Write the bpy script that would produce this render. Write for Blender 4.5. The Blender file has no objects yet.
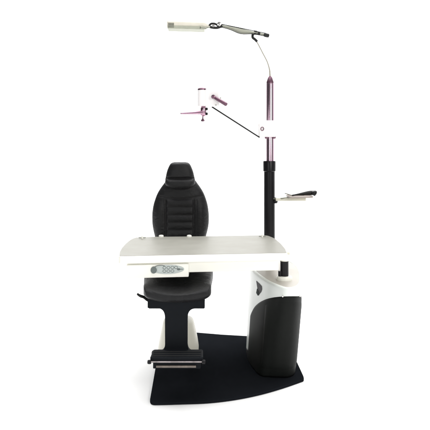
import bpy, bmesh, math, random
from mathutils import Vector, Matrix
from math import sin, cos, pi, sqrt, radians

random.seed(4)
scene = bpy.context.scene
COL = scene.collection
# ------------------------------------------------------------------ measures
CAM_H, CAM_D, F, HX, HY = 1.15, 3.0, 577.0, 215.0, 150.0

def at(px, py, d):
    """point of the room that lies d metres in front of the tripod"""
    return Vector(((px - HX) * d / F, d - CAM_D, CAM_H - (py - HY) * d / F))

# ------------------------------------------------------------------ materials
def mat(name, col, rough=0.5, metal=0.0, spec=0.5, bump=0.0, bscale=200.0, var=0.0, vscale=6.0,
        coat=0.0, rvar=0.0, sheen=0.0, bdist=0.001):
    m = bpy.data.materials.new(name); m.use_nodes = True
    nt = m.node_tree; b = nt.nodes['Principled BSDF']
    b.inputs['Roughness'].default_value = rough
    b.inputs['Metallic'].default_value = metal
    b.inputs['Specular IOR Level'].default_value = spec
    b.inputs['Coat Weight'].default_value = coat
    b.inputs['Coat Roughness'].default_value = 0.08
    tc = nt.nodes.new('ShaderNodeTexCoord')
    n1 = nt.nodes.new('ShaderNodeTexNoise'); n1.inputs['Scale'].default_value = vscale
    n1.inputs['Detail'].default_value = 6
    nt.links.new(tc.outputs['Object'], n1.inputs['Vector'])
    mr = nt.nodes.new('ShaderNodeMapRange')
    mr.inputs['From Min'].default_value = 0.3; mr.inputs['From Max'].default_value = 0.7
    mr.inputs['To Min'].default_value = 1 - var; mr.inputs['To Max'].default_value = 1 + var
    nt.links.new(n1.outputs['Fac'], mr.inputs['Value'])
    mx = nt.nodes.new('ShaderNodeVectorMath'); mx.operation = 'SCALE'
    mx.inputs[0].default_value = col
    nt.links.new(mr.outputs['Result'], mx.inputs['Scale'])
    nt.links.new(mx.outputs['Vector'], b.inputs['Base Color'])
    if rvar:
        m2 = nt.nodes.new('ShaderNodeMapRange')
        m2.inputs['From Min'].default_value = 0.3; m2.inputs['From Max'].default_value = 0.7
        m2.inputs['To Min'].default_value = rough - rvar; m2.inputs['To Max'].default_value = rough + rvar
        nt.links.new(n1.outputs['Fac'], m2.inputs['Value'])
        nt.links.new(m2.outputs['Result'], b.inputs['Roughness'])
    if bump:
        v = nt.nodes.new('ShaderNodeTexVoronoi' if bump > 0 else 'ShaderNodeTexNoise')
        v.inputs['Scale'].default_value = bscale
        nt.links.new(tc.outputs['Object'], v.inputs['Vector'])
        bp = nt.nodes.new('ShaderNodeBump'); bp.inputs['Strength'].default_value = abs(bump)
        bp.inputs['Distance'].default_value = bdist
        nt.links.new(v.outputs[0], bp.inputs['Height'])
        nt.links.new(bp.outputs['Normal'], b.inputs['Normal'])
    return m

M = dict(
    floor=mat('white_studio_floor', (.94, .94, .94), .9, spec=.1),
    white=mat('white_enamel', (.82, .81, .745), .35, var=.012, spec=.4, bump=-.06, bscale=500),
    shell=mat('white_plastic_shell', (.72, .75, .72), .34, var=.02, spec=.4, bump=-.05, bscale=400),
    cover=mat('dimmed_white_plastic', (.44, .415, .375), .42, var=.03, spec=.35),  # white plastic greyed where the upward face catches less light
    grey_top=mat('warm_grey_dimmed_top', (.245, .240, .210), .48, var=.03, vscale=9, spec=.35, rvar=.05),  # warm grey, darkened so the upward face stays dimmer than the front
    pedestal=mat('cream_pedestal', (.74, .72, .63), .4, var=.04, spec=.4),
    head=mat('cream_lamp_shell', (.66, .625, .54), .38, var=.04, vscale=30),
    leather=mat('black_leather', (.0108, .0108, .0116), .44, spec=.18, bump=.3, bscale=420, var=.12, rvar=.06),
    steel=mat('black_powder_coat', (.0085, .0098, .0120), .6, spec=.06, bump=-.15, bscale=700, var=.08),
    plate=mat('black_plate', (.0100, .0112, .0135), .7, spec=.0, bump=-.12, bscale=500, var=.10, vscale=4),
    panel=mat('black_plastic_panel', (.0105, .0115, .0108), .55, spec=.06, var=.08, bump=-.08, bscale=600),
    tube=mat('black_gloss_tube', (.008, .0075, .009), .3, spec=.2, var=.1),
    chrome=mat('pinkish_chrome', (.60, .43, .525), .24, metal=1),
    dchrome=mat('dark_plum_metal', (.16, .085, .12), .32, metal=.8, var=.06),
    enamel=mat('pinkish_white_enamel', (.84, .815, .815), .35, var=.01, spec=.4),
    plum=mat('plum_chrome', (.46, .29, .375), .26, metal=1),
    bright=mat('bright_steel', (.62, .60, .58), .25, metal=1, var=.03),
    silver=mat('grey_green_metal', (.26, .265, .22), .4, metal=.6, var=.05),
    rubber=mat('black_rubber', (.012, .012, .012), .6, spec=.3, var=.1),
    beige=mat('mottled_beige_strip', (.15, .125, .105), .5, var=.3, vscale=40),
    keypad=mat('pale_green_keypad', (.42, .46, .445), .45, var=.02),
    keydark=mat('grey_green_button', (.10, .12, .115), .45, var=.05),
    emblem=mat('grey_emblem', (.085, .08, .085), .6, spec=.08, var=.25, vscale=60),
    emblemd=mat('dark_green_emblem', (.010, .018, .017), .6, spec=.05, var=.1),
    wire=mat('cream_metal', (.62, .60, .50), .4, var=.03),
)

nt = M['leather'].node_tree
bsdf = nt.nodes['Principled BSDF']
fine = [n for n in nt.nodes if n.type == 'BUMP'][0]
tcn = [n for n in nt.nodes if n.type == 'TEX_COORD'][0]
nz = nt.nodes.new('ShaderNodeTexNoise'); nz.inputs['Scale'].default_value = 17; nz.inputs['Detail'].default_value = 5
nz.inputs['Distortion'].default_value = 1.6; nz.inputs['Roughness'].default_value = .5
mp = nt.nodes.new('ShaderNodeMapping'); mp.inputs['Scale'].default_value = (1, 1, 1.9)
nt.links.new(tcn.outputs['Object'], mp.inputs['Vector']); nt.links.new(mp.outputs['Vector'], nz.inputs['Vector'])
b2 = nt.nodes.new('ShaderNodeBump'); b2.inputs['Strength'].default_value = .5; b2.inputs['Distance'].default_value = .007
nt.links.new(nz.outputs['Fac'], b2.inputs['Height']); nt.links.new(fine.outputs['Normal'], b2.inputs['Normal'])
nt.links.new(b2.outputs['Normal'], bsdf.inputs['Normal'])

# ------------------------------------------------------------------ helpers
def obj(name, bm, m, parent=None, smooth=True, bevel=0.0, angle=40, sub=0):
    bmesh.ops.recalc_face_normals(bm, faces=bm.faces[:])
    me = bpy.data.meshes.new(name); bm.to_mesh(me); bm.free()
    o = bpy.data.objects.new(name, me); COL.objects.link(o)
    me.materials.append(M[m] if isinstance(m, str) else m)
    for p in me.polygons: p.use_smooth = smooth
    if bevel:
        b = o.modifiers.new('bevel', 'BEVEL'); b.width = bevel; b.segments = 3
        b.limit_method = 'ANGLE'; b.angle_limit = radians(35)
        w = o.modifiers.new('wn', 'WEIGHTED_NORMAL'); w.keep_sharp = True
    if sub:
        s = o.modifiers.new('sub', 'SUBSURF'); s.levels = sub; s.render_levels = sub
    if smooth and not sub:
        try: me.set_sharp_from_angle(angle=radians(angle))
        except Exception: pass
    if parent:
        o.parent = parent; o.matrix_parent_inverse = parent.matrix_world.inverted()
    return o

def thing(name, label, cat, loc):
    o = bpy.data.objects.new(name, None); COL.objects.link(o)
    o.location = loc; o.empty_display_size = .1
    o['label'] = label; o['category'] = cat
    bpy.context.view_layer.update()
    return o

def rings(bm, rs, closed=True, cap=True):
    vs = [[bm.verts.new(p) for p in r] for r in rs]
    n = len(rs[0])
    for a, b in zip(vs, vs[1:]):
        for i in range(n if closed else n - 1):
            j = (i + 1) % n
            bm.faces.new((a[i], a[j], b[j], b[i]))
    if cap:
        bm.faces.new(vs[0]); bm.faces.new(vs[-1])
    return vs

def tube(bm, pts, rad, n=20, cap=True):
    pts = [Vector(p) for p in pts]
    if not hasattr(rad, '__len__'): rad = [rad] * len(pts)
    t = (pts[1] - pts[0]).normalized()
    u = t.orthogonal().normalized()
    rs = []
    for i, p in enumerate(pts):
        if i == 0: tt = pts[1] - pts[0]
        elif i == len(pts) - 1: tt = pts[-1] - pts[-2]
        else: tt = (pts[i + 1] - pts[i]).normalized() + (pts[i] - pts[i - 1]).normalized()
        if tt.length < 1e-9: tt = t
        tt.normalize()
        u = (u - tt * u.dot(tt)).normalized(); v = tt.cross(u)
        rs.append([p + (u * cos(a) + v * sin(a)) * rad[i] for a in [2 * pi * k / n for k in range(n)]])
    rings(bm, rs, cap=cap)

def spline(pts, k=8):
    pts = [Vector(p) for p in pts]; out = []
    P = [2 * pts[0] - pts[1]] + pts + [2 * pts[-1] - pts[-2]]
    for i in range(1, len(P) - 2):
        for j in range(k):
            t = j / k
            out.append(.5 * ((2 * P[i]) + (P[i + 1] - P[i - 1]) * t + (2 * P[i - 1] - 5 * P[i] + 4 * P[i + 1] - P[i + 2]) * t * t
                             + (3 * P[i] - P[i - 1] - 3 * P[i + 1] + P[i + 2]) * t ** 3))
    out.append(pts[-1]); return out

def lathe(bm, c, prof, n=40, axis='Z'):
    """prof: list of (radius, height)"""
    c = Vector(c); rs = []
    for r, h in prof:
        ring = []
        for k in range(n):
            a = 2 * pi * k / n
            p = {'Z': (r * cos(a), r * sin(a), h), 'X': (h, r * cos(a), r * sin(a)), 'Y': (r * cos(a), h, r * sin(a))}[axis]
            ring.append(c + Vector(p))
        rs.append(ring)
    rings(bm, rs)

def prism(bm, poly, z0, z1):
    a = [bm.verts.new((x, y, z0)) for x, y in poly]
    b = [bm.verts.new((x, y, z1)) for x, y in poly]
    n = len(poly)
    bm.faces.new(a); bm.faces.new(b)
    for i in range(n):
        bm.faces.new((a[i], a[(i + 1) % n], b[(i + 1) % n], b[i]))

def prism_y(bm, poly, y0, y1):
    a = [bm.verts.new((x, y0, z)) for x, z in poly]
    b = [bm.verts.new((x, y1, z)) for x, z in poly]
    n = len(poly)
    bm.faces.new(a); bm.faces.new(b)
    for i in range(n):
        bm.faces.new((a[i], a[(i + 1) % n], b[(i + 1) % n], b[i]))

def round_poly(pts, rad, k=6):
    """round the corners of a polygon; rad one number or one per corner"""
    n = len(pts); out = []
    for i in range(n):
        r = rad[i] if hasattr(rad, '__len__') else rad
        p, a, b = Vector(pts[i]), Vector(pts[i - 1]), Vector(pts[(i + 1) % n])
        if r <= 0: out.append(tuple(p)); continue
        da, db = (a - p), (b - p)
        ra = min(r, da.length * .45); rb = min(r, db.length * .45)
        s, e = p + da.normalized() * ra, p + db.normalized() * rb
        for j in range(k + 1):
            t = j / k
            q = s * (1 - t) ** 2 + p * 2 * t * (1 - t) + e * t * t
            out.append((q.x, q.y))
    return out

def box(bm, lo, hi):
    x0, y0, z0 = lo; x1, y1, z1 = hi
    prism(bm, [(x0, y0), (x1, y0), (x1, y1), (x0, y1)], z0, z1)

def sm(t): t = max(0, min(1, t)); return t * t * (3 - 2 * t)

def lut(tab, x):
    if x <= tab[0][0]: return tab[0][1]
    for (a, b), (c, d) in zip(tab, tab[1:]):
        if x <= c: return b + (d - b) * (x - a) / (c - a)
    return tab[-1][1]

def slut(tab, x):
    """smooth (cubic) table look-up"""
    xs = [t[0] for t in tab]; ys = [t[1] for t in tab]
    if x <= xs[0]: return ys[0]
    if x >= xs[-1]: return ys[-1]
    i = max(k for k in range(len(xs)) if xs[k] <= x)
    def sl(k):
        if k == 0: return (ys[1] - ys[0]) / (xs[1] - xs[0])
        if k == len(xs) - 1: return (ys[-1] - ys[-2]) / (xs[-1] - xs[-2])
        return (ys[k + 1] - ys[k - 1]) / (xs[k + 1] - xs[k - 1])
    h = xs[i + 1] - xs[i]; t = (x - xs[i]) / h
    return ((2 * t ** 3 - 3 * t * t + 1) * ys[i] + (t ** 3 - 2 * t * t + t) * h * sl(i)
            + (-2 * t ** 3 + 3 * t * t) * ys[i + 1] + (t ** 3 - t * t) * h * sl(i + 1))

# ------------------------------------------------------------------ the floor
bm = bmesh.new()
# a seamless white studio sweep: floor that runs back and curves up
prof = [(-6.0, 0), (4.0, 0)]
for k in range(1, 13):
    a = k / 12 * pi / 2
    prof.append((4.0 + 1.5 * sin(a), 1.5 - 1.5 * cos(a)))
prof.append((5.5, 7.0))
rs = [[(x, y, z) for x in (-4.3, -2, 0, 2, 4.6)] for y, z in prof]
rings(bm, rs, closed=False, cap=False)
fl = obj('floor', bm, 'floor')
fl['kind'] = 'structure'

# ================================================================== REFRACTION UNIT
unit = thing('ophthalmic_unit',
             'white and black eye examination stand with cabinet, table, tall column, lamp and black base plate',
             'examination unit', (.33, -.05, 0))

# ---- base plate
def g(px, py, z=.012):
    d = F * (CAM_H - z) / (py - HY)
    return ((px - HX) * d / F, d - CAM_D)
front = [g(150.5, 398.0), g(180, 402.3), g(208, 401.2), g(235, 398), g(260, 393), g(283, 386.5), g(304.8, 379.0)]
front = [g(149.3, 403.0)] + [tuple(p)[:2] for p in spline([Vector((a, b, 0)) for a, b in [g(163, 402.8)] + front[1:]], 5)]
plate = front + [(.438, .178), (.43, .42), (.36, .50), g(222, 334.6), g(198, 332.6), g(162, 330.6)]
rads = [.045] + [0] * (len(front) - 2) + [.05] + [.02, .04, .04, 0, 0, .03]
bm = bmesh.new(); prism(bm, round_poly(plate, rads), .001, .013)
obj('base_plate', bm, 'plate', unit, bevel=.003)

# ---- cabinet: outline morphs from the bottom to the top
CT = .50
def top_o():
    return [(.199, .20), (.212, .06), (.256, -.13), (.306, -.245), (.343, -.280), (.388, -.26), (.424, -.18),
            (.447, -.05), (.465, .1), (.470, .25), (.448, .38), (.38, .48), (.30, .50), (.225, .46), (.203, .34)]
def bot_o():
    return [(.178, .27), (.185, .09), (.224, -.082), (.275, -.106), (.322, -.110), (.365, -.108), (.399, -.066),
            (.421, .05), (.434, .18), (.436, .34), (.41, .46), (.36, .50), (.29, .50), (.22, .46), (.186, .38)]
def closed_spline(pts, n):
    P = [Vector((a, b)) for a, b in pts]; m = len(P); out = []
    for i in range(n):
        u = i / n * m; k = int(u) % m; t = u - int(u)
        a, b, c, d = P[k - 1], P[k], P[(k + 1) % m], P[(k + 2) % m]
        out.append(.5 * ((2 * b) + (c - a) * t + (2 * a - 5 * b + 4 * c - d) * t * t + (3 * b - a - 3 * c + d) * t ** 3))
    return out
NC = 180
TO, BO = closed_spline(top_o(), NC), closed_spline(bot_o(), NC)
def cab(i, z, off=0.0):
    i = i % NC
    w = z / CT
    w = w ** .9
    p = BO[i].lerp(TO[i], w)
    q0 = BO[i - 1].lerp(TO[i - 1], w); q1 = BO[(i + 1) % NC].lerp(TO[(i + 1) % NC], w)
    t = (q1 - q0).normalized(); nrm = Vector((t.y, -t.x))
    return Vector((p.x + nrm.x * off, p.y + nrm.y * off, z))
# winding check: outward must point to -Y at the front
sgn = 1 if (cab(int(4 / 15 * NC), .2, .1) - cab(int(4 / 15 * NC), .2)).y < 0 else -1
bm = bmesh.new()
zs = [.0135] + [.02 + (CT - .03) * k / 40 for k in range(41)]
rs = [[cab(i, z) for i in range(NC)] for z in zs]
for k in range(1, 7):                                     # rounded rim turning over into the top
    a = k / 6 * pi / 2
    rs.append([cab(i, CT - .01 + .01 * sin(a) - 1e-5, -sgn * .010 * (1 - cos(a))) for i in range(NC)])
rs.append([cab(i, CT - .0002, -sgn * .016) for i in range(NC)])
rs.append([cab(i, CT - .004, -sgn * .018) for i in range(NC)])
rings(bm, rs)
cabinet = obj('cabinet', bm, 'shell', unit, angle=55)
# sunk cabinet top, its weaker light put into a greyer colour
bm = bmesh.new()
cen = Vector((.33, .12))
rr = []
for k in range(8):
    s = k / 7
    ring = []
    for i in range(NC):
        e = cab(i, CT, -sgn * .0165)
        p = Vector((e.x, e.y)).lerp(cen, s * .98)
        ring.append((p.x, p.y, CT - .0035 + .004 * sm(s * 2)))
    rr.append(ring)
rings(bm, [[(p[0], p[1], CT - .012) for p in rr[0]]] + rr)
obj('dimmed_cabinet_top', bm, 'cover', cabinet)

# ---- black front panel, a shell 4 mm proud of the cabinet
def px_of(p): d = p.y + CAM_D; return HX + p.x * F / d, HY + (CAM_H - p.z) * F / d
i0, i1 = -int(.55 / 15 * NC) + 0, 7.02 / 15 * NC
NU = 120
LX = [(0, .005), (.02, .12), (.06, .235), (.12, .325), (.20, .377), (.30, .402), (.42, .413), (.6, .4175), (1, .418)]
EDGE = [(246.8, 358), (247.6, 342), (248.6, 328), (250.6, 316), (253.6, 308.5), (257.5, 304), (262, 301), (268, 298.6), (275, 297.2), (285, 296.4), (303, 296.2)]
def ztop(u):
    z = .3
    for _ in range(12):
        p = cabf(fs + (fe - fs) * u, z, 0)
        x, y = px_of(p)
        zn = CAM_H - (slut(EDGE, x) - HY) * (p.y + CAM_D) / F
        if x < 247.0 or u < .1 and p.y > .05: zn = min(zn, .03 + .3 * u)
        z = .5 * z + .5 * max(.02, min(.46, zn))
    return z
def cabf(fi, z, off):
    a = int(math.floor(fi)); t = fi - a
    return cab(a, z, off).lerp(cab(a + 1, z, off), t)
bm = bmesh.new()
fs = i0 + 6
fe = i1
NV = 40
grid = []
for a in range(NU + 1):
    u = a / NU
    u = u ** 1.15
    fi = fs + (fe - fs) * u
    colv = []
    zt = max(.03, ztop(u))
    for b in range(NV + 1):
        z = .0145 + (zt - .0145) * b / NV
        edge = min(1, min(u / .012, (1 - u) / .012, (1 - b / NV) * NV / 1.5, 1))
        off = sgn * (.0005 + .0035 * sqrt(max(0, edge)))
        colv.append(bm.verts.new(cabf(fi, z, off)))
    grid.append(colv)
for a in range(NU):
    for b in range(NV):
        bm.faces.new((grid[a][b], grid[a + 1][b], grid[a + 1][b + 1], grid[a][b + 1]))
fp = obj('front_panel', bm, 'panel', cabinet, angle=80)
s = fp.modifiers.new('solid', 'SOLIDIFY'); s.thickness = .003; s.offset = -1
# raised inner door of the panel
bm = bmesh.new(); grid = []
for a in range(61):
    u = .30 + .60 * a / 60
    fi = fs + (fe - fs) * u
    colv = []
    zt = ztop((.30 + .60 * a / 60)) - .03
    for b in range(31):
        z = .06 + (zt - .06) * b / 30
        e = min(a, 60 - a, 1.5 * b, 1.5 * (30 - b)) / 2
        colv.append(bm.verts.new(cabf(fi, z, sgn * (.0042 + .0028 * sqrt(min(1, e))))))
    grid.append(colv)
for a in range(60):
    for b in range(30):
        bm.faces.new((grid[a][b], grid[a + 1][b], grid[a + 1][b + 1], grid[a][b + 1]))
obj('door', bm, 'panel', cabinet, angle=80)
for u in (.50, .80):
    fi = fs + (fe - fs) * u
    c = cabf(fi, ztop(u) + .001, sgn * .003)
    bm = bmesh.new(); tube(bm, [c + Vector((0, .004, 0)), c + Vector((0, -.003, 0))], .0035, 12)
    obj('screw', bm, 'bright', cabinet)

# ---- emblem on the cabinet's front left face
def on_cab(px, py):
    """nearest point of the shell in that direction"""
    best = None
    for i in range(0, int(NC * .25) * 5):
        for k in range(180, 301):
            z = CT * k / 300
            p = cabf(i / 5, z, sgn * .0015); x, y = px_of(p)
            e = (x - px) ** 2 + (y - py) ** 2
            if best is None or e < best[0]: best = (e, p)
    return best[1]
def decal(name, pts, m, off=0.0):
    P = [on_cab(*p) for p in pts]
    n = (P[1] - P[0]).cross(P[-1] - P[0]).normalized()
    if n.y > 0: n = -n
    bm = bmesh.new()
    a = [bm.verts.new(p + n * (.0005 + off)) for p in P]; b = [bm.verts.new(p - n * .004) for p in P]
    bm.faces.new(a); bm.faces.new(b)
    for i in range(len(P)): bm.faces.new((a[i], a[(i + 1) % len(P)], b[(i + 1) % len(P)], b[i]))
    return obj(name, bm, m, cabinet, smooth=False)
decal('emblem', [(256.3, 280.8), (259.2, 283.5), (261.6, 286.2), (261.9, 289), (261, 292), (259.6, 293.6), (258.2, 295.6),
                 (256.4, 292.6), (257.4, 289)], 'emblem')
decal('emblem', [(257.2, 288.6), (259, 291.6), (259.4, 293.2), (258.2, 295.6), (256.4, 292.8)], 'emblemd', .0015)

# ---- column (black sleeve) and chrome mast
CX, CY = (269.4 - HX) * 3.36 / F, .36
def zc(py, d=3.36): return CAM_H - (py - HY) * d / F
bm = bmesh.new()
zt = zc(161)
lathe(bm, (CX, CY, 0), [(.045, CT), (.045, CT + .02), (.0325, CT + .03), (.0315, zt - .07), (.0315, zt - .062), (.0360, zt - .058),
                        (.0365, zt - .006), (.035, zt), (.025, zt + .001)], 48)
column = obj('column', bm, 'tube', unit)
bm = bmesh.new()
lathe(bm, (CX + .004, CY, 0), [(.0225, zt - .02), (.0225, zc(84)), (.0215, zc(83.3))], 40)
mast = obj('mast', bm, 'chrome', unit)
bm = bmesh.new()
lathe(bm, (CX + .004, CY, 0), [(.0216, zc(83.6)), (.0212, zc(82)), (.013, zc(78)), (.0085, zc(76.5)), (.005, zc(76))], 32)
obj('mast_tip', bm, 'dchrome', mast)

# bump / clamp where the tray hangs on the column
bm = bmesh.new(); lathe(bm, (CX + .032, CY - .012, zc(200)), [(.010, -.018), (.015, -.012), (.016, .008), (.011, .016)], 24)
obj('tray_clamp', bm, 'tube', unit)

# ---- instrument table
ZT = .66
def gt(px, py, z=ZT): return g(px, py, z)
out = [gt(118.6, 256.2), gt(119.0, 252.0), gt(121.5, 247.5), gt(125.5, 243.2), gt(130.5, 239.2), gt(137, 236.9), gt(155, 236.7),
       gt(200, 236.2), gt(262, 235.2), gt(268, 235.4), gt(275, 238.2), gt(281.5, 243.5), gt(286, 249), gt(287.6, 252.9)]
front_e = [gt(200, 255.0)]
outl = round_poly(out, [.015, .02, .03, .03, .05, .05, 0, 0, .03, .03, .04, .03, .02, .015])
table = None
bm = bmesh.new(); prism(bm, outl, ZT - .036, ZT - .0012)
table = obj('instrument_table', bm, 'white', unit, bevel=.0035)
# grey surface, darkened to read as a less lit face, 3 mm thick, set in a little from the edge
c = Vector((sum(p[0] for p in outl) / len(outl), sum(p[1] for p in outl) / len(outl)))
def inset(poly, d):
    o = []
    n = len(poly)
    for i in range(n):
        p = Vector(poly[i]); a = Vector(poly[i - 1]); b = Vector(poly[(i + 1) % n])
        t = (b - a).normalized(); nn = Vector((t.y, -t.x))
        if (p + nn * .01 - c).length > (p - nn * .01 - c).length: nn = -nn
        q = p + nn * d; o.append((q.x, q.y))
    return o
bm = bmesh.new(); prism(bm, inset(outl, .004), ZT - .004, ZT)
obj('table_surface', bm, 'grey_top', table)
# apron box under the slab
def P2(px, py, d): v = at(px, py, d); return v
yl, yr = out[0][1], out[-1][1]
def fy(x):  # front edge line
    (xa, ya), (xb, yb) = out[0], out[-1]
    return ya + (yb - ya) * (x - xa) / (xb - xa)
def xz(px, py, dd=.02):
    x = 0
    for _ in range(5):
        d = fy(x) + dd + CAM_D; x = (px - HX) * d / F
    return x, CAM_H - (py - HY) * d / F
xa, za = xz(126, 274); xb, zb = xz(279, 269.3)
bm = bmesh.new()
zb_ = (za + zb) / 2 - .002
prism(bm, round_poly([(xa, fy(xa) + .018), (xb, fy(xb) + .018), (xb - .03, .17), (xa + .03, .15)], .012), zb_, ZT - .035)
obj('apron', bm, 'white', table, bevel=.004)
# drawer front with its control panel
xd0, _ = xz(126.4, 270, .006); xd1, zd = xz(188.6, 277, .006)
zd1 = xz(188, 263.8, .006)[1]
bm = bmesh.new()
prism(bm, [(xd0, fy(xd0) + .006), (xd1, fy(xd1) + .006), (xd1, .0), (xd0 + .02, .0)], zd, zd1)
drawer = obj('drawer', bm, 'white', table, bevel=.003)
# keypad: in-plane axes of the drawer face
ex = Vector((1, (yr - yl) / (out[-1][0] - out[0][0]), 0)).normalized(); ez = Vector((0, 0, 1)); en = ex.cross(ez)  # -Y
xk, zk = xz(168, 269.4, .006)
ko = Vector((xk, fy(xk) + .006, zk)); SK = ko.y + CAM_D; SK = SK / F   # metres per pixel there
def disc(bm, cx, cz, rx, rz, o0, o1, n=40, a0=0, rx2=None, rz2=None):
    f = [ko + ex * (cx + rx * cos(2 * pi * k / n)) + ez * (cz + rz * sin(2 * pi * k / n)) + en * o0 for k in range(n)]
    b = [p + en * (o1 - o0) for p in f]
    rings(bm, [f, b])
def ringd(bm, cx, cz, rx, rz, w, o0, o1, n=24):
    vs = []
    for (r, o) in ((0, o0), (0, o1), (w, o1), (w, o0)):
        vs.append([bm.verts.new(ko + ex * (cx + (rx - r) * cos(2 * pi * k / n)) + ez * (cz + (rz - r) * sin(2 * pi * k / n)) + en * o) for k in range(n)])
    for q in range(4):
        A, B = vs[q], vs[(q + 1) % 4]
        for k in range(n): bm.faces.new((A[k], A[(k + 1) % n], B[(k + 1) % n], B[k]))
bm = bmesh.new(); disc(bm, 0, 0, 16.2 * SK, 4.6 * SK, -.002, .002)
obj('control_panel', bm, 'keypad', table, bevel=.0006)
bm = bmesh.new(); disc(bm, -14.2 * SK, -.2 * SK, 3.0 * SK, 3.4 * SK, -.002, .006, 28)
obj('dial', bm, 'keydark', table, bevel=.001)
bm = bmesh.new()
pts = [ko + ex * (x * SK) + ez * (z * SK) + en * .003 for x, z in [(-13, 3.2), (-10, 4.3), (-6, 4.4), (-3.5, 3.6)]]
tube(bm, spline(pts, 5), .0014, 10)
obj('panel_line', bm, 'keydark', table)
for cx in (-3.6, .4, 4.4, 8.0):
    for cz in (1.9, -1.6):
        if cx == 8.0 and cz < 0: continue
        bm = bmesh.new(); ringd(bm, cx * SK, cz * SK, 1.75 * SK, 1.5 * SK, .42 * SK, .001, .0028)
        obj('button', bm, 'keydark', table)
bm = bmesh.new(); disc(bm, -8.2 * SK, -.3 * SK, 2.7 * SK, 2.8 * SK, 0, .0035, 24)
obj('button', bm, 'keypad', table, bevel=.001)
bm = bmesh.new(); disc(bm, 10.6 * SK, 0, 1.7 * SK, 1.0 * SK, 0, .0034, 20); 
tube(bm, [ko + ex * 10.5 * SK + en * .0025, ko + ex * 15 * SK + en * .0025], .0014, 8)
obj('slider', bm, 'keydark', table)
# little posts at the back rim
for px, py, h, m in ((142.2, 238.8, .010, 'pin'), (262.2, 237.3, .010, 'pin')):
    x, y = gt(px, py)
    bm = bmesh.new(); lathe(bm, (x, y, ZT), [(.006, -.002), (.006, .014), (.0045, .016)], 16)
    p = obj('rail_pin', bm, 'white', table)
    bm = bmesh.new(); box(bm, (x - .019, y - .003, ZT + .0042), (x + .019, y + .003, ZT + .0085))
    obj('rail_clip', bm, 'silver', p, bevel=.001)
for px in (161.2, 189.2):
    x, y = gt(px, 236.9)
    bm = bmesh.new(); lathe(bm, (x, y, ZT), [(.0135, -.002), (.0140, .005), (.0125, .009), (.008, .011)], 24)
    obj('stop_knob', bm, 'white', table)
x, y = gt(287.3, 252.2, ZT - .004)
bm = bmesh.new(); tube(bm, [(x - .01, y + .01, ZT - .007), (x + .013, y + .012, ZT - .012)], [.008, .006], 12)
obj('side_catch', bm, 'wire', table)
# table post on its collar
px_, py_ = (284.4 - HX) * 2.90 / F, -.10
bm = bmesh.new(); lathe(bm, (px_, py_, 0), [(.021, CT - .002), (.021, .594)], 32)
tube(bm, [(px_ - .022, py_ - .006, CT + .018), (px_ - .022, py_ - .006, CT + .044)], .010, 16)
obj('table_post', bm, 'tube', unit)
bm = bmesh.new(); lathe(bm, (px_, py_, 0), [(.020, .592), (.0225, .594), (.0225, ZT - .036)], 32)
obj('post_socket', bm, 'white', table)
bm = bmesh.new(); lathe(bm, (px_ - .001, py_, 0), [(.040, CT - .004), (.040, CT + .012), (.036, CT + .017), (.022, CT + .018)], 40)
obj('collar', bm, 'white', unit)

# ---- instrument arm with the holder head
MX = CX + .004
def Q(px, py, d=3.33): return at(px, py, d)
b0, b1 = Q(258.6, 137), Q(275.6, 120.5)
bm = bmesh.new(); box(bm, (b0.x, CY - .045, b0.z), (b1.x, CY + .035, b1.z))
brk = obj('arm_bracket', bm, 'enamel', unit, bevel=.006)
bm = bmesh.new(); c = Q(262.3, 128.8, 3.312)
pts = []
for k in range(25):
    a = 2 * pi * k / 24
    pts.append(c + Vector((.0085 * cos(a), 0, .0095 * sin(a))))
tube(bm, pts, .0022, 8)
obj('screw_ring', bm, 'dchrome', brk)
for x0 in (266.2, 274.3):
    bm = bmesh.new(); c = Q(x0, 138, 3.33); lathe(bm, (c.x, c.y, c.z), [(.006, -.004), (.009, 0), (.009, .012)], 16)
    obj('bracket_screw', bm, 'dchrome', brk)
# arm comes slightly towards the viewer: head at 3.12 m, bracket at 3.32 m
A0, A1 = at(212.5, 104.2, 3.14), at(261, 136.0, 3.33)
def bar(bm, p, q, w, h):
    p, q = Vector(p), Vector(q); t = (q - p).normalized()
    s = Vector((0, 0, 1)).cross(t).normalized(); u = t.cross(s)
    rs = []
    for e in (p, q):
        rs.append([e + s * a * w / 2 + u * b * h / 2 for a, b in ((-1, -1), (1, -1), (1, 1), (-1, 1))])
    rings(bm, rs)
bm = bmesh.new(); bar(bm, at(215, 99.2, 3.15), at(257, 125.4, 3.33), .036, .052)
arm = obj('instrument_arm', bm, 'enamel', unit, bevel=.005)
bm = bmesh.new(); tube(bm, [at(212.0, 106.9, 3.13), at(259.4, 137.3, 3.32)], .0042, 12)
obj('link_rod', bm, 'rubber', arm)
# head: upright cylinder and block
hc = at(202, 98, 3.1); hs = 3.1 / F
z_t, z_b = at(0, 89.3, 3.1).z, at(0, 106.2, 3.1).z
bm = bmesh.new(); lathe(bm, (hc.x, hc.y, 0), [(4.3 * hs, z_b), (4.3 * hs, z_t - .004)], 40)
head = obj('holder_head', bm, 'enamel', unit)
bm = bmesh.new(); lathe(bm, (hc.x, hc.y, 0), [(4.45 * hs, z_t - .005), (4.45 * hs, z_t + .002), (3.4 * hs, z_t + .007), (.002, z_t + .009)], 40)
obj('head_cap', bm, 'dchrome', head)
bm = bmesh.new(); p, q = at(205, 106.4, 3.1), at(219.5, 89.8, 3.1)
box(bm, (p.x, hc.y - .018, p.z), (q.x, hc.y + .028, q.z))
obj('head_block', bm, 'enamel', head, bevel=.005)
bm = bmesh.new()
lathe(bm, (at(203.4, 0, 3.1).x, hc.y, 0), [(2.0 * hs, z_b + .001), (2.9 * hs, z_b - .012), (2.9 * hs, at(0, 114.5, 3.1).z), (1.9 * hs, at(0, 116, 3.1).z),
                                      (.5 * hs, at(0, 116.6, 3.1).z)], 32)
obj('spindle', bm, 'plum', head)
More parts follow.
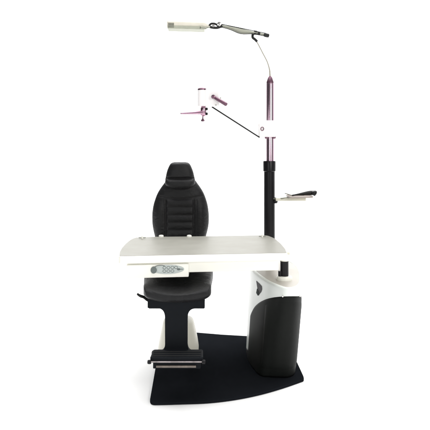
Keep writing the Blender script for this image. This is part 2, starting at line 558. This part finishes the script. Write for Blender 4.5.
bm = bmesh.new(); p = at(206.2, 109, 3.1)
for dz in (0, -.026):
    lathe(bm, (p.x, hc.y - .004, p.z + dz), [(.003, -.009), (.0075, -.007), (.0075, .007), (.003, .009)], 16, 'X')
obj('spindle_knob', bm, 'tube', head)
bm = bmesh.new(); lathe(bm, (at(202.8, 0, 3.1).x, hc.y, 0), [(.5 * hs, at(0, 116.4, 3.1).z), (.6 * hs, at(0, 118.4, 3.1).z), (1.8 * hs, at(0, 120.2, 3.1).z),
                                                       (1.9 * hs, at(0, 121, 3.1).z), (1.0 * hs, at(0, 121.6, 3.1).z)], 24)
obj('thumb_screw', bm, 'dchrome', head)
bm = bmesh.new(); tube(bm, [at(180.8, 113.4, 3.02), at(184, 113.3, 3.03), at(196, 112.8, 3.07), at(201.5, 112.4, 3.09)],
                       [.0042, .0052, .0085, .010], 20)
obj('holder_rod', bm, 'plum', head)
bm = bmesh.new(); tube(bm, [at(213.5, 96.9, 3.075), at(216, 98.4, 3.07), at(226.2, 104.4, 3.06), at(227.0, 104.9, 3.06)],
                       [.0065, .0085, .0098, .006], 20)
lev = obj('clamp_lever', bm, 'dchrome', head)
bm = bmesh.new(); lathe(bm, at(213.3, 96.8, 3.06), [(.004, -.012), (.010, -.010), (.0115, 0), (.010, .012), (.004, .013)], 24, 'Y')
obj('lever_hub', bm, 'dchrome', lev)
for px, py in ((220.5, 98), (216, 105)):
    bm = bmesh.new(); lathe(bm, at(px, py, 3.075), [(.0015, -.003), (.003, -.002), (.003, .004)], 12, 'Y')
    obj('head_screw', bm, 'silver', head)

# ---- lamp
LD = 3.34
bm = bmesh.new()
pts = spline([(MX, CY, zc(77)), at(269.6, 70, LD), at(267.3, 62, LD), at(263, 53.5, LD), at(258.3, 44.5, LD), at(256, 40.5, LD)], 8)
tube(bm, pts, [.0052 - .0018 * min(1, k / 14) for k in range(len(pts))], 14)
stem = obj('lamp_stem', bm, mat('dull_cream_metal', (.34, .32, .27), .4, var=.04), unit)
bm = bmesh.new()
tube(bm, spline([at(257.1, 41.6, LD), at(255.2, 39.6, LD), at(252.8, 37.6, LD), at(252.7, 35.0, LD), at(254.2, 33.6, LD), at(256.8, 33.4, LD)], 5),
     .0075, 14)
obj('elbow_clamp', bm, 'rubber', stem)
bm = bmesh.new()
p0, p1 = at(222, 26.2, 3.31), at(266, 35.2, 3.35)
N = 24; rs = []
t = (p1 - p0).normalized(); u = Vector((0, 1, 0)); w = u.cross(t).normalized()
if w.z < 0: w = -w
for k in range(N + 1):
    f = k / N; p = p0.lerp(p1, f)
    hh = .0075 + .0085 * math.exp(-((f - .42) / .2) ** 2)
    off = -w * .006 * math.exp(-((f - .45) / .2) ** 2)
    rs.append([p + off + w * hh * sin(a) + u * .018 * cos(a) for a in [2 * pi * j / 20 for j in range(20)]])
rings(bm, rs)
larm = obj('lamp_arm', bm, 'silver', unit)
bm = bmesh.new()
tube(bm, [p0 + w * .0085 - u * .012, p1 + w * .0085 - u * .012], .0022, 10)
low = [p0.lerp(p1, k / 16) - w * (.0095 + .0145 * math.exp(-((k / 16 - .43) / .2) ** 2)) - u * .014 for k in range(17)]
tube(bm, low, .0022, 10)
obj('lamp_cable', bm, 'rubber', larm)
bm = bmesh.new(); tube(bm, [at(263.8, 34.7, 3.335), at(265, 35.0, 3.335), at(268.4, 35.7, 3.34), at(269.2, 35.9, 3.34)], [.008, .0115, .0115, .007], 18)
obj('end_cap', bm, 'rubber', larm)
for px, py, r in ((255.3, 32.6, .0125), (258.6, 33.2, .010), (228.8, 26.9, .008)):
    bm = bmesh.new(); v = at(px, py, 3.335); tube(bm, [v - t * .008, v + t * .008], r, 18)
    obj('arm_collar', bm, 'rubber', larm)
# joint between arm and head
bm = bmesh.new()
tube(bm, spline([at(208.8, 26.4, 3.3), at(212, 27.5, 3.3), at(217, 27.8, 3.3), at(221, 26.6, 3.31), at(224, 26.2, 3.31)], 5), .0075, 14)
tube(bm, spline([at(208.8, 26.2, 3.3), at(211, 23.8, 3.3), at(214, 23.6, 3.3), at(216.6, 24.6, 3.3), at(219, 26.6, 3.3)], 5), .0062, 14)
tube(bm, [at(221.2, 24.8, 3.3), at(223, 26.5, 3.3)], .007, 14)
joint = obj('lamp_joint', bm, 'rubber', unit)
bm = bmesh.new(); lathe(bm, at(219.2, 24.0, 3.28), [(.004, -.010), (.0115, -.008), (.0125, 0), (.0115, .008)], 24, 'Y')
obj('joint_knob', bm, 'bright', joint)
bm = bmesh.new(); tube(bm, [at(213.3, 25.7, 3.275), at(213.3, 25.7, 3.31)], .008, 16)
obj('joint_knob', bm, 'bright', joint)
# head: long shallow shade with a curved top, open underneath
bm = bmesh.new()
q0, q1 = at(167.3, 25.0, 3.27), at(208.6, 26.2, 3.29)
t2 = (q1 - q0).normalized(); w2 = Vector((0, 1, 0)).cross(t2).normalized()
if w2.z < 0: w2 = -w2
rs = []
for k in range(31):
    f = k / 30; p = q0.lerp(q1, f)
    e = min(1, sqrt(f / .03) if f < .03 else 1)
    tp = 1 - .5 * sm((f - .90) / .10)
    wd, hh = .042 * (0.85 + .15 * e) * tp, (.0215 * (.8 + .2 * e)) * (1 - .18 * f) * (1 - .45 * sm((f - .90) / .10))
    ring = []
    for j in range(24):
        a = 2 * pi * j / 24
        cx_, cz_ = cos(a), sin(a)
        sx = math.copysign(abs(cx_) ** .55, cx_); sz = math.copysign(abs(cz_) ** .6, cz_)
        ring.append(p + Vector((0, 1, 0)) * wd * sx + w2 * hh * sz)
    rs.append(ring)
rings(bm, rs)
lh = obj('lamp_head', bm, 'head', unit)
bm = bmesh.new()
rs = []
for f in (.02, .06, .5, .86, .90):
    p = q0.lerp(q1, f); h = -.011
    rs.append([p + Vector((0, a * .0445, 0)) + w2 * b for a, b in ((-1, h), (1, h), (.9, h - .0165), (-.9, h - .0165))])
rings(bm, rs)
obj('diffuser', bm, mat('frosted_strip', (.36, .37, .30), .5, var=.05, vscale=50), lh, bevel=.002)
for k in range(9):
    f = .04 + k * .016
    bm = bmesh.new(); p = q0.lerp(q1, f)
    box(bm, (p.x - .0012, p.y - .044, p.z - .022), (p.x + .0012, p.y - .032, p.z + .004))
    obj('vent_slot', bm, 'silver', lh)
bm = bmesh.new(); tube(bm, [at(200.5, 27.6, 3.235), at(206, 28.2, 3.25)], .0065, 16)
tube(bm, [at(205, 28.0, 3.25), at(209.5, 26.8, 3.28)], .005, 12)
obj('head_switch', bm, 'silver', lh)

# ---- side tray
bm = bmesh.new()
TD = 3.30
ty = TD - CAM_D
tx0, tx1 = at(286.8, 0, TD).x, at(311, 0, TD).x
tz = at(0, 196.4, TD).z
tx1 = at(312, 0, TD).x
poly = round_poly([(tx0, ty - .06), (tx1, ty - .06), (tx1, ty + .065), (tx0, ty + .065)], .02)
c2 = Vector(((tx0 + tx1) / 2, ty))
def sc(s, z): return [(c2.x + (x - c2.x) * s, c2.y + (y - c2.y) * s, z) for x, y in poly]
rings(bm, [sc(.95, tz - .005), sc(.98, tz - .004), sc(1.0, tz + .003), sc(1.0, tz + .005), sc(.965, tz + .005), sc(.94, tz - .001)])
tray = obj('side_tray', bm, mat('grey_beige_tray', (.33, .285, .26), .4, var=.06), unit)
bm = bmesh.new()
tube(bm, [(CX + .02, CY - .02, zc(198.5)), (tx0 - .03, ty, zc(197.6)), (tx0 + .02, ty, tz - .004)], .0042, 12)
obj('support_rod', bm, 'silver', tray)
bm = bmesh.new(); bar(bm, (CX + .035, ty + .03, tz - .018), (at(306, 0, TD).x, ty, tz - .0155), .05, .017)
obj('support_bracket', bm, 'wire', tray, bevel=.003)
bm = bmesh.new(); bar(bm, (tx0 - .012, ty - .04, tz + .020), (tx0 + .03, ty - .02, tz + .005), .02, .004)
obj('tray_lip', bm, 'silver', tray, bevel=.001)

# instrument lying in the tray
bt = thing('handheld_instrument', 'black handled eye instrument lying on the small cream side tray by the column',
           'instrument', (at(303, 0, 3.3).x, .28, tz))
bm = bmesh.new()
I = [at(292.0, 195.4, 3.27), at(296, 194.8, 3.27), at(301, 194.0, 3.28), at(306, 193.3, 3.29), at(310, 192.9, 3.30), at(313, 193.0, 3.30), at(315.4, 193.4, 3.30), at(316.4, 193.8, 3.30)]
tube(bm, spline(I, 5), [.0045 + .0085 * sm((k - 2) / 20) + .003 * math.exp(-((k - 29) / 3) ** 2) - .006 * sm((k - 32) / 3) for k in range(len(I) * 5 - 4)], 20)
obj('handle', bm, 'rubber', bt)
bm = bmesh.new(); tube(bm, [at(290, 195.2, 3.29), at(304, 195.0, 3.30)], [.002, .0045], 12)
obj('metal_band', bm, 'silver', bt)
bm = bmesh.new(); lathe(bm, at(313.6, 193.2, 3.285), [(.006, -.012), (.011, -.009), (.0120, 0), (.010, .012)], 24, 'Y')
obj('dial', bm, 'tube', bt)

# ================================================================== CHAIR
chair = thing('examination_chair',
              'black leather examination chair with ribbed back and footrest on a cream pedestal',
              'chair', (at(179, 0, 3.1).x, .1, 0))
KX = at(180, 0, 3.4).x       # centre line of the chair
BD = 3.40; BS = BD / F        # backrest depth plane and metres per pixel
def crease(d, w): return math.exp(-(d / w) ** 2)

def cushion(name, cx, ycen, rows, disp, thick, m, parent, nz=150, nx=90, back=.5, p=2.6):
    """rows: list of (py, half width px left, right) from top to bottom"""
    bm = bmesh.new()
    F_, B_ = [], []
    y0, y1 = rows[0][0], rows[-1][0]
    Lt = [(r[0], r[1]) for r in rows]; Rt = [(r[0], r[2]) for r in rows]
    for k in range(nz + 1):
        f = k / nz
        f = .5 - .5 * cos(pi * f)
        py = y0 + (y1 - y0) * f
        l, r = slut(Lt, py), slut(Rt, py)
        fr, br = [], []
        for j in range(nx + 1):
            s = -cos(pi * j / nx)
            x = (l + (r - l) * (s + 1) / 2)
            ev = max(0, 1 - abs(s) ** p) ** (1 / p) * max(0, 1 - abs(2 * f - 1) ** 9) ** (1 / 2.2)
            X = (x - HX) * BS; Z = CAM_H - (py - HY) * BS
            yf = ycen - thick * ev - disp(x, py, s) * min(1, ev * 1.3)
            yb = ycen + thick * back * ev
            fr.append(bm.verts.new((X, yf, Z)))
            br.append(bm.verts.new((X, yb, Z)))
        F_.append(fr); B_.append(br)
    for A in (F_, B_):
        for k in range(nz):
            for j in range(nx):
                bm.faces.new((A[k][j], A[k][j + 1], A[k + 1][j + 1], A[k + 1][j]))
    bmesh.ops.remove_doubles(bm, verts=bm.verts[:], dist=.00005)
    return obj(name, bm, m, parent, angle=180)

rows = [(179, 169, 191), (180.5, 165.8, 194.6), (183, 164.0, 196.6), (188, 160.3, 200.2), (193, 157.2, 203.2), (198, 155.0, 205.3), (205, 152.8, 207.4),
        (212, 151.6, 208.5), (220, 151.3, 208.9), (228, 152.0, 208.2), (238, 154.2, 205.8), (250, 157, 203), (262, 159, 201), (272, 162, 198)]
def dback(x, py, s):
    d = 0
    # side bolster seams
    xl = 165.6 + .00 * (py - 200) + 2.6 * math.exp(-(py - 262) / -40) * 0
    xr = 194.0
    top = 200.3 - .0035 * (x - 180) ** 2 * -1
    inside = xl < x < xr and py > 199.5
    gate = sm((py - 198) / 2.5)
    for e in (xl, xr):
        d -= .0055 * crease(x - e, .75) * gate
        d -= .0035 * crease(x - (e + (-2.6 if e == xl else 2.6)), .5) * gate
    # bolsters bulge
    if x < xl or x > xr: d += .016 * sin(pi * min(1, max(0, (abs(x - 179.9) - 14) / 15))) * sm((py - 196) / 16)
    # horizontal rolls
    if py > 198.5:
        ys = [199.6, 207.2, 214.9, 222.4, 230.0, 237.6, 245.2, 252.8, 260.4]
        wgt = sm((x - xl) / 2) * sm((xr - x) / 2)
        for q in range(len(ys) - 1):
            a, b = ys[q], ys[q + 1]
            if a <= py <= b: d += .010 * wgt * sqrt(max(0, sin(pi * (py - a) / (b - a))))
    # arc seam of the shoulder yoke
    arc = 199.0 - .022 * (abs(x - 180) ** 1.6)
    d -= .0055 * crease(py - arc, .7) * sm((26 - abs(x - 180)) / 4)
    return d
back = cushion('backrest', KX, .45, rows, dback, .055, 'leather', chair)
hrows = [(162.0, 174.5, 185.5), (162.6, 172.2, 187.9), (164.0, 170.3, 189.7), (167, 168.6, 191.4), (171.5, 166.9, 193.1), (176, 165.9, 194.2), (180, 165.2, 195.0),
         (183.5, 165.2, 195.0), (186, 166.6, 193.6), (188, 169.8, 190.4), (189.6, 174.5, 185.5)]
def dhead(x, py, s):
    d = -.012 * crease(py - (178.2 + .006 * (x - 180) ** 2 * -.4), 1.0)
    d += .012 * sm((py - 178.5) / 3.5) * sm((189.5 - py) / 4)
    return d
headrest = cushion('headrest', KX, .405, hrows, dhead, .045, 'leather', chair, nz=90, nx=60, back=.6)
# stitched bead round the back's centre panel
for xe in (165.6, 194.0):
    pts = [Vector(((xe - HX) * BS, .45 - .055 * max(0, 1 - abs((xe - 180) / 28) ** 2.6) ** (1 / 2.6) + .004, CAM_H - (py - HY) * BS)) for py in range(201, 262, 3)]
    bm = bmesh.new(); tube(bm, pts, .0016, 8); obj('piping', bm, 'rubber', back)

# seat cushion
SX0, SX1 = at(144.4, 0, 2.70).x, at(211.4, 0, 2.70).x
sxc, shw = (SX0 + SX1) / 2, (SX1 - SX0) / 2
def seatpt(s, v, yf, yb, ztopc, thick):
    pass
bm = bmesh.new()
NYS, NSS = 60, 64
rs = []
Yf, Yb = -.385, .38
for k in range(NYS + 1):
    f = k / NYS
    y = Yf + (Yb - Yf) * (1 - cos(pi * f)) / 2
    fr = min(1, (y - Yf) / .075); bk = min(1, (Yb - y) / .04)
    ef = sqrt(max(0, 1 - (1 - fr) ** 2)); eb = sqrt(max(0, 1 - (1 - bk) ** 2)); e = ef * eb
    w = shw * (.86 + .14 * e) * (1 + .12 * sm((y - Yf) / .45))
    ht = .068 * e + .001
    ring = []
    for j in range(NSS):
        a = 2 * pi * j / NSS
        ca, sa = cos(a), sin(a)
        x = math.copysign(abs(ca) ** .55, ca); zz = math.copysign(abs(sa) ** .62, sa)
        sag = .030 * (x * x) - .013
        z = .480 + .016 * x * x * (1 - sm((y - Yf) / .2)) + (.036 + .02 * sm((y - Yf - .04) / .1) * (zz < 0)) * zz * (.15 + .85 * e)
        if sa > 0: z += sag * e
        z += .010 * sm((y - Yf) / .3)
        ring.append((sxc - .012 * sm((y - Yf) / .3) + x * w, y, z))
    rs.append(ring)
rings(bm, rs)
seat = obj('seat', bm, 'leather', chair, angle=180)
# welt along the front of the seat
pts = []
for k in range(25):
    s = -1 + 2 * k / 24
    pts.append((sxc + s * shw * .93, Yf + .012 + .03 * abs(s) ** 4, .474 + .022 * s * s - .008))
bm = bmesh.new(); tube(bm, pts, .0028, 8); obj('piping', bm, 'leather', seat)

# bracket: T plate that carries the footrest
ND = 2.665
def nb(px, py): v = at(px, py, ND); return (v.x, v.z)
S = round_poly([(147.5, 296), (204.8, 296), (204.8, 308.6), (187.6, 308.8), (187.5, 351.6), (202.5, 352), (202.5, 357),
     (151.5, 357), (151.5, 352), (165.0, 351.6), (164.9, 308.4), (147.5, 308.2)], [1, 1, 1, 10, 8, 1, 1, 1, 1, 8, 10, 1], 12)
bm = bmesh.new(); prism_y(bm, [nb(*p) for p in S], ND - CAM_D, ND - CAM_D + .022)
obj('footrest_bracket', bm, 'steel', chair, bevel=.002)
# under-seat pan
a_, b_ = nb(147.5, 308), nb(204.8, 298)
bm = bmesh.new(); box(bm, (a_[0] + .002, ND - CAM_D + .023, a_[1] + .004), (b_[0] - .002, .10, .41))
obj('seat_pan', bm, 'steel', chair, bevel=.004)
# footrest
fz = at(0, 359.5, 2.57).z
fx0, fx1 = at(150.3, 0, 2.57).x, at(203.2, 0, 2.57).x
bm = bmesh.new()
prism(bm, round_poly([(fx0, -.445), (fx1, -.445), (fx1 - .003, -.338), (fx0 + .003, -.338)], .012), fz - .008, fz + .014)
foot = obj('footrest', bm, 'steel', chair, bevel=.004)
z1 = at(0, 362.2, 2.55).z
bm = bmesh.new(); tube(bm, [(fx0 - .001, -.452, z1 + .002), (fx1 + .001, -.452, z1 + .002)], .0036, 12)
obj('trim_bar', bm, mat('dull_steel', (.30, .27, .27), .3, metal=1, var=.3, vscale=45), foot)
for k in range(3):
    bm = bmesh.new(); y = -.425 + .026 * k
    tube(bm, [(fx0 + .01, y, fz + .0145), (fx1 - .01, y, fz + .0145)], .0022, 8)
    obj('grip_rib', bm, 'rubber', foot)
for x in (fx0 - .002, fx1 + .002):
    bm = bmesh.new(); lathe(bm, (x, -.450, z1 + .001), [(.004, -.009), (.0085, -.007), (.0095, 0), (.0085, .007), (.004, .009)], 18, 'X')
    obj('end_knob', bm, 'silver' if x > 0 else 'tube', foot)
ux0, ux1 = at(156, 0, 2.56).x, at(196, 0, 2.56).x
z2 = at(0, 366.9, 2.56).z
bm = bmesh.new(); box(bm, (ux0, -.437, z2 - .005), (ux1, -.43, z2 + .004))
obj('lower_strip', bm, 'beige', foot, bevel=.001)  # pale mottled strip below the footrest's front edge
bm = bmesh.new(); box(bm, (fx0 + .012, -.43, z2 - .012), (fx1 - .012, -.32, fz - .006))
obj('footrest_body', bm, 'steel', foot, bevel=.003)
# footrest side arms reaching back and down to the pedestal
for px in (176.4,):
    x = at(px, 0, 2.7).x
    bm = bmesh.new(); bar(bm, (x, -.32, fz - .012), (x, .12, .10), .05, .03)
    obj('link_arm', bm, 'steel', foot, bevel=.003)

# pedestal: cream bell cover and black lift column
pc = Vector((at(178.4, 0, 3.2).x, .20))
ps = 3.2 / F
bm = bmesh.new(); rs = []
for z, wl, wr, dy in [(.0135, 17.0, 16.4, .115), (.018, 19.2, 18.8, .128), (.030, 20.3, 20.2, .134), (.06, 20.2, 20.3, .134), (.10, 19.0, 19.3, .125), (.15, 17.2, 17.6, .11),
                      (.19, 15.7, 15.9, .10), (.205, 15.0, 15.1, .095), (.213, 13.8, 13.9, .088), (.217, 11.5, 11.5, .07)]:
    ring = []
    for k in range(48):
        a = 2 * pi * k / 48; ca, sa = cos(a), sin(a)
        x = math.copysign(abs(ca) ** .8, ca); y = math.copysign(abs(sa) ** .8, sa)
        ring.append((pc.x + x * ps * (wr if ca > 0 else wl), pc.y + y * dy, z))
    rs.append(ring)
rings(bm, rs)
ped = obj('pedestal', bm, 'pedestal', chair, angle=60)
bm = bmesh.new(); lathe(bm, (at(177, 0, 3.1).x, pc.y, 0), [(.052, .2), (.052, .30), (.038, .305), (.038, .37)], 40)
obj('lift_column', bm, 'steel', chair)
# side lever
bm = bmesh.new()
L = [at(137.2, 293.6, 2.72), at(138.6, 294.9, 2.72), at(141, 296.2, 2.72), at(144, 297.2, 2.74), at(147, 299.6, 2.76), at(151, 301.5, 2.78)]
tube(bm, spline(L, 5), [.0045 + .0025 * min(1, k / 10) for k in range(len(L) * 5 - 4)], 14)
obj('recline_lever', bm, 'rubber', chair)
# back support post
bm = bmesh.new(); box(bm, (KX - .05, .47, .40), (KX + .05, .50, .80))
obj('back_support', bm, 'steel', chair, bevel=.005)
bm = bmesh.new(); box(bm, (KX - .05, .05, .395), (KX + .05, .499, .43))
obj('hinge_plate', bm, 'steel', chair, bevel=.005)

# ------------------------------------------------------------------ studio light
w = bpy.data.worlds.new('World'); scene.world = w; w.use_nodes = True
nt = w.node_tree; bg = nt.nodes['Background']
tc = nt.nodes.new('ShaderNodeTexCoord'); sep = nt.nodes.new('ShaderNodeSeparateXYZ')
nt.links.new(tc.outputs['Generated'], sep.inputs[0])
mr = nt.nodes.new('ShaderNodeMapRange'); mr.interpolation_type = 'SMOOTHSTEP'
mr.inputs['From Min'].default_value = -.35; mr.inputs['From Max'].default_value = .45
mr.inputs['To Min'].default_value = .16; mr.inputs['To Max'].default_value = 1.25
nt.links.new(sep.outputs['Y'], mr.inputs['Value'])
m2 = nt.nodes.new('ShaderNodeMapRange'); m2.interpolation_type = 'SMOOTHSTEP'
m2.inputs['From Min'].default_value = -.75; m2.inputs['From Max'].default_value = .15
m2.inputs['To Min'].default_value = .2; m2.inputs['To Max'].default_value = 1.1
nt.links.new(sep.outputs['X'], m2.inputs['Value'])
mu = nt.nodes.new('ShaderNodeMath'); mu.operation = 'MULTIPLY'
nt.links.new(mr.outputs['Result'], mu.inputs[0]); nt.links.new(m2.outputs['Result'], mu.inputs[1])
nt.links.new(mu.outputs[0], bg.inputs['Strength'])
bg.inputs['Color'].default_value = (1, .995, .985, 1)

def area(name, loc, target, size, power, col=(1, 1, 1), sy=None):
    l = bpy.data.lights.new(name, 'AREA'); l.energy = power; l.color = col
    l.shape = 'RECTANGLE'; l.size = size; l.size_y = sy or size
    o = bpy.data.objects.new(name, l); COL.objects.link(o)
    o.location = loc; o.rotation_euler = (Vector(target) - Vector(loc)).to_track_quat('-Z', 'Y').to_euler()
    return o
area('key_light', (2.2, -3.9, 2.2), (.1, 0, .8), 1.8, 84, (1, .985, .95))
area('fill_light', (-1.6, -4.2, 1.6), (0, 0, .7), 1.0, 25, (.97, 1, 1))
area('overhead_light', (0, .6, 5.4), (0, .6, 0), 8.0, 560, (1, 1, 1))
area('backdrop_light', (0, 2.4, 4.8), (0, 5.2, 2.0), 5.0, 260, (1, 1, 1), 1.5)

# ------------------------------------------------------------------ camera
cam = bpy.data.cameras.new('camera'); co = bpy.data.objects.new('camera', cam); COL.objects.link(co)
co.location = (0, -CAM_D, CAM_H); co.rotation_euler = (radians(90), 0, 0)
cam.sensor_width = 36; cam.lens = 36 * F / 430; cam.shift_y = -(215 - HY) / 430
cam.clip_end = 100; cam.clip_start = .05
scene.camera = co
scene.view_settings.view_transform = 'Standard'; scene.view_settings.look = 'None'
scene.view_settings.gamma = 1; scene.view_settings.exposure = 0
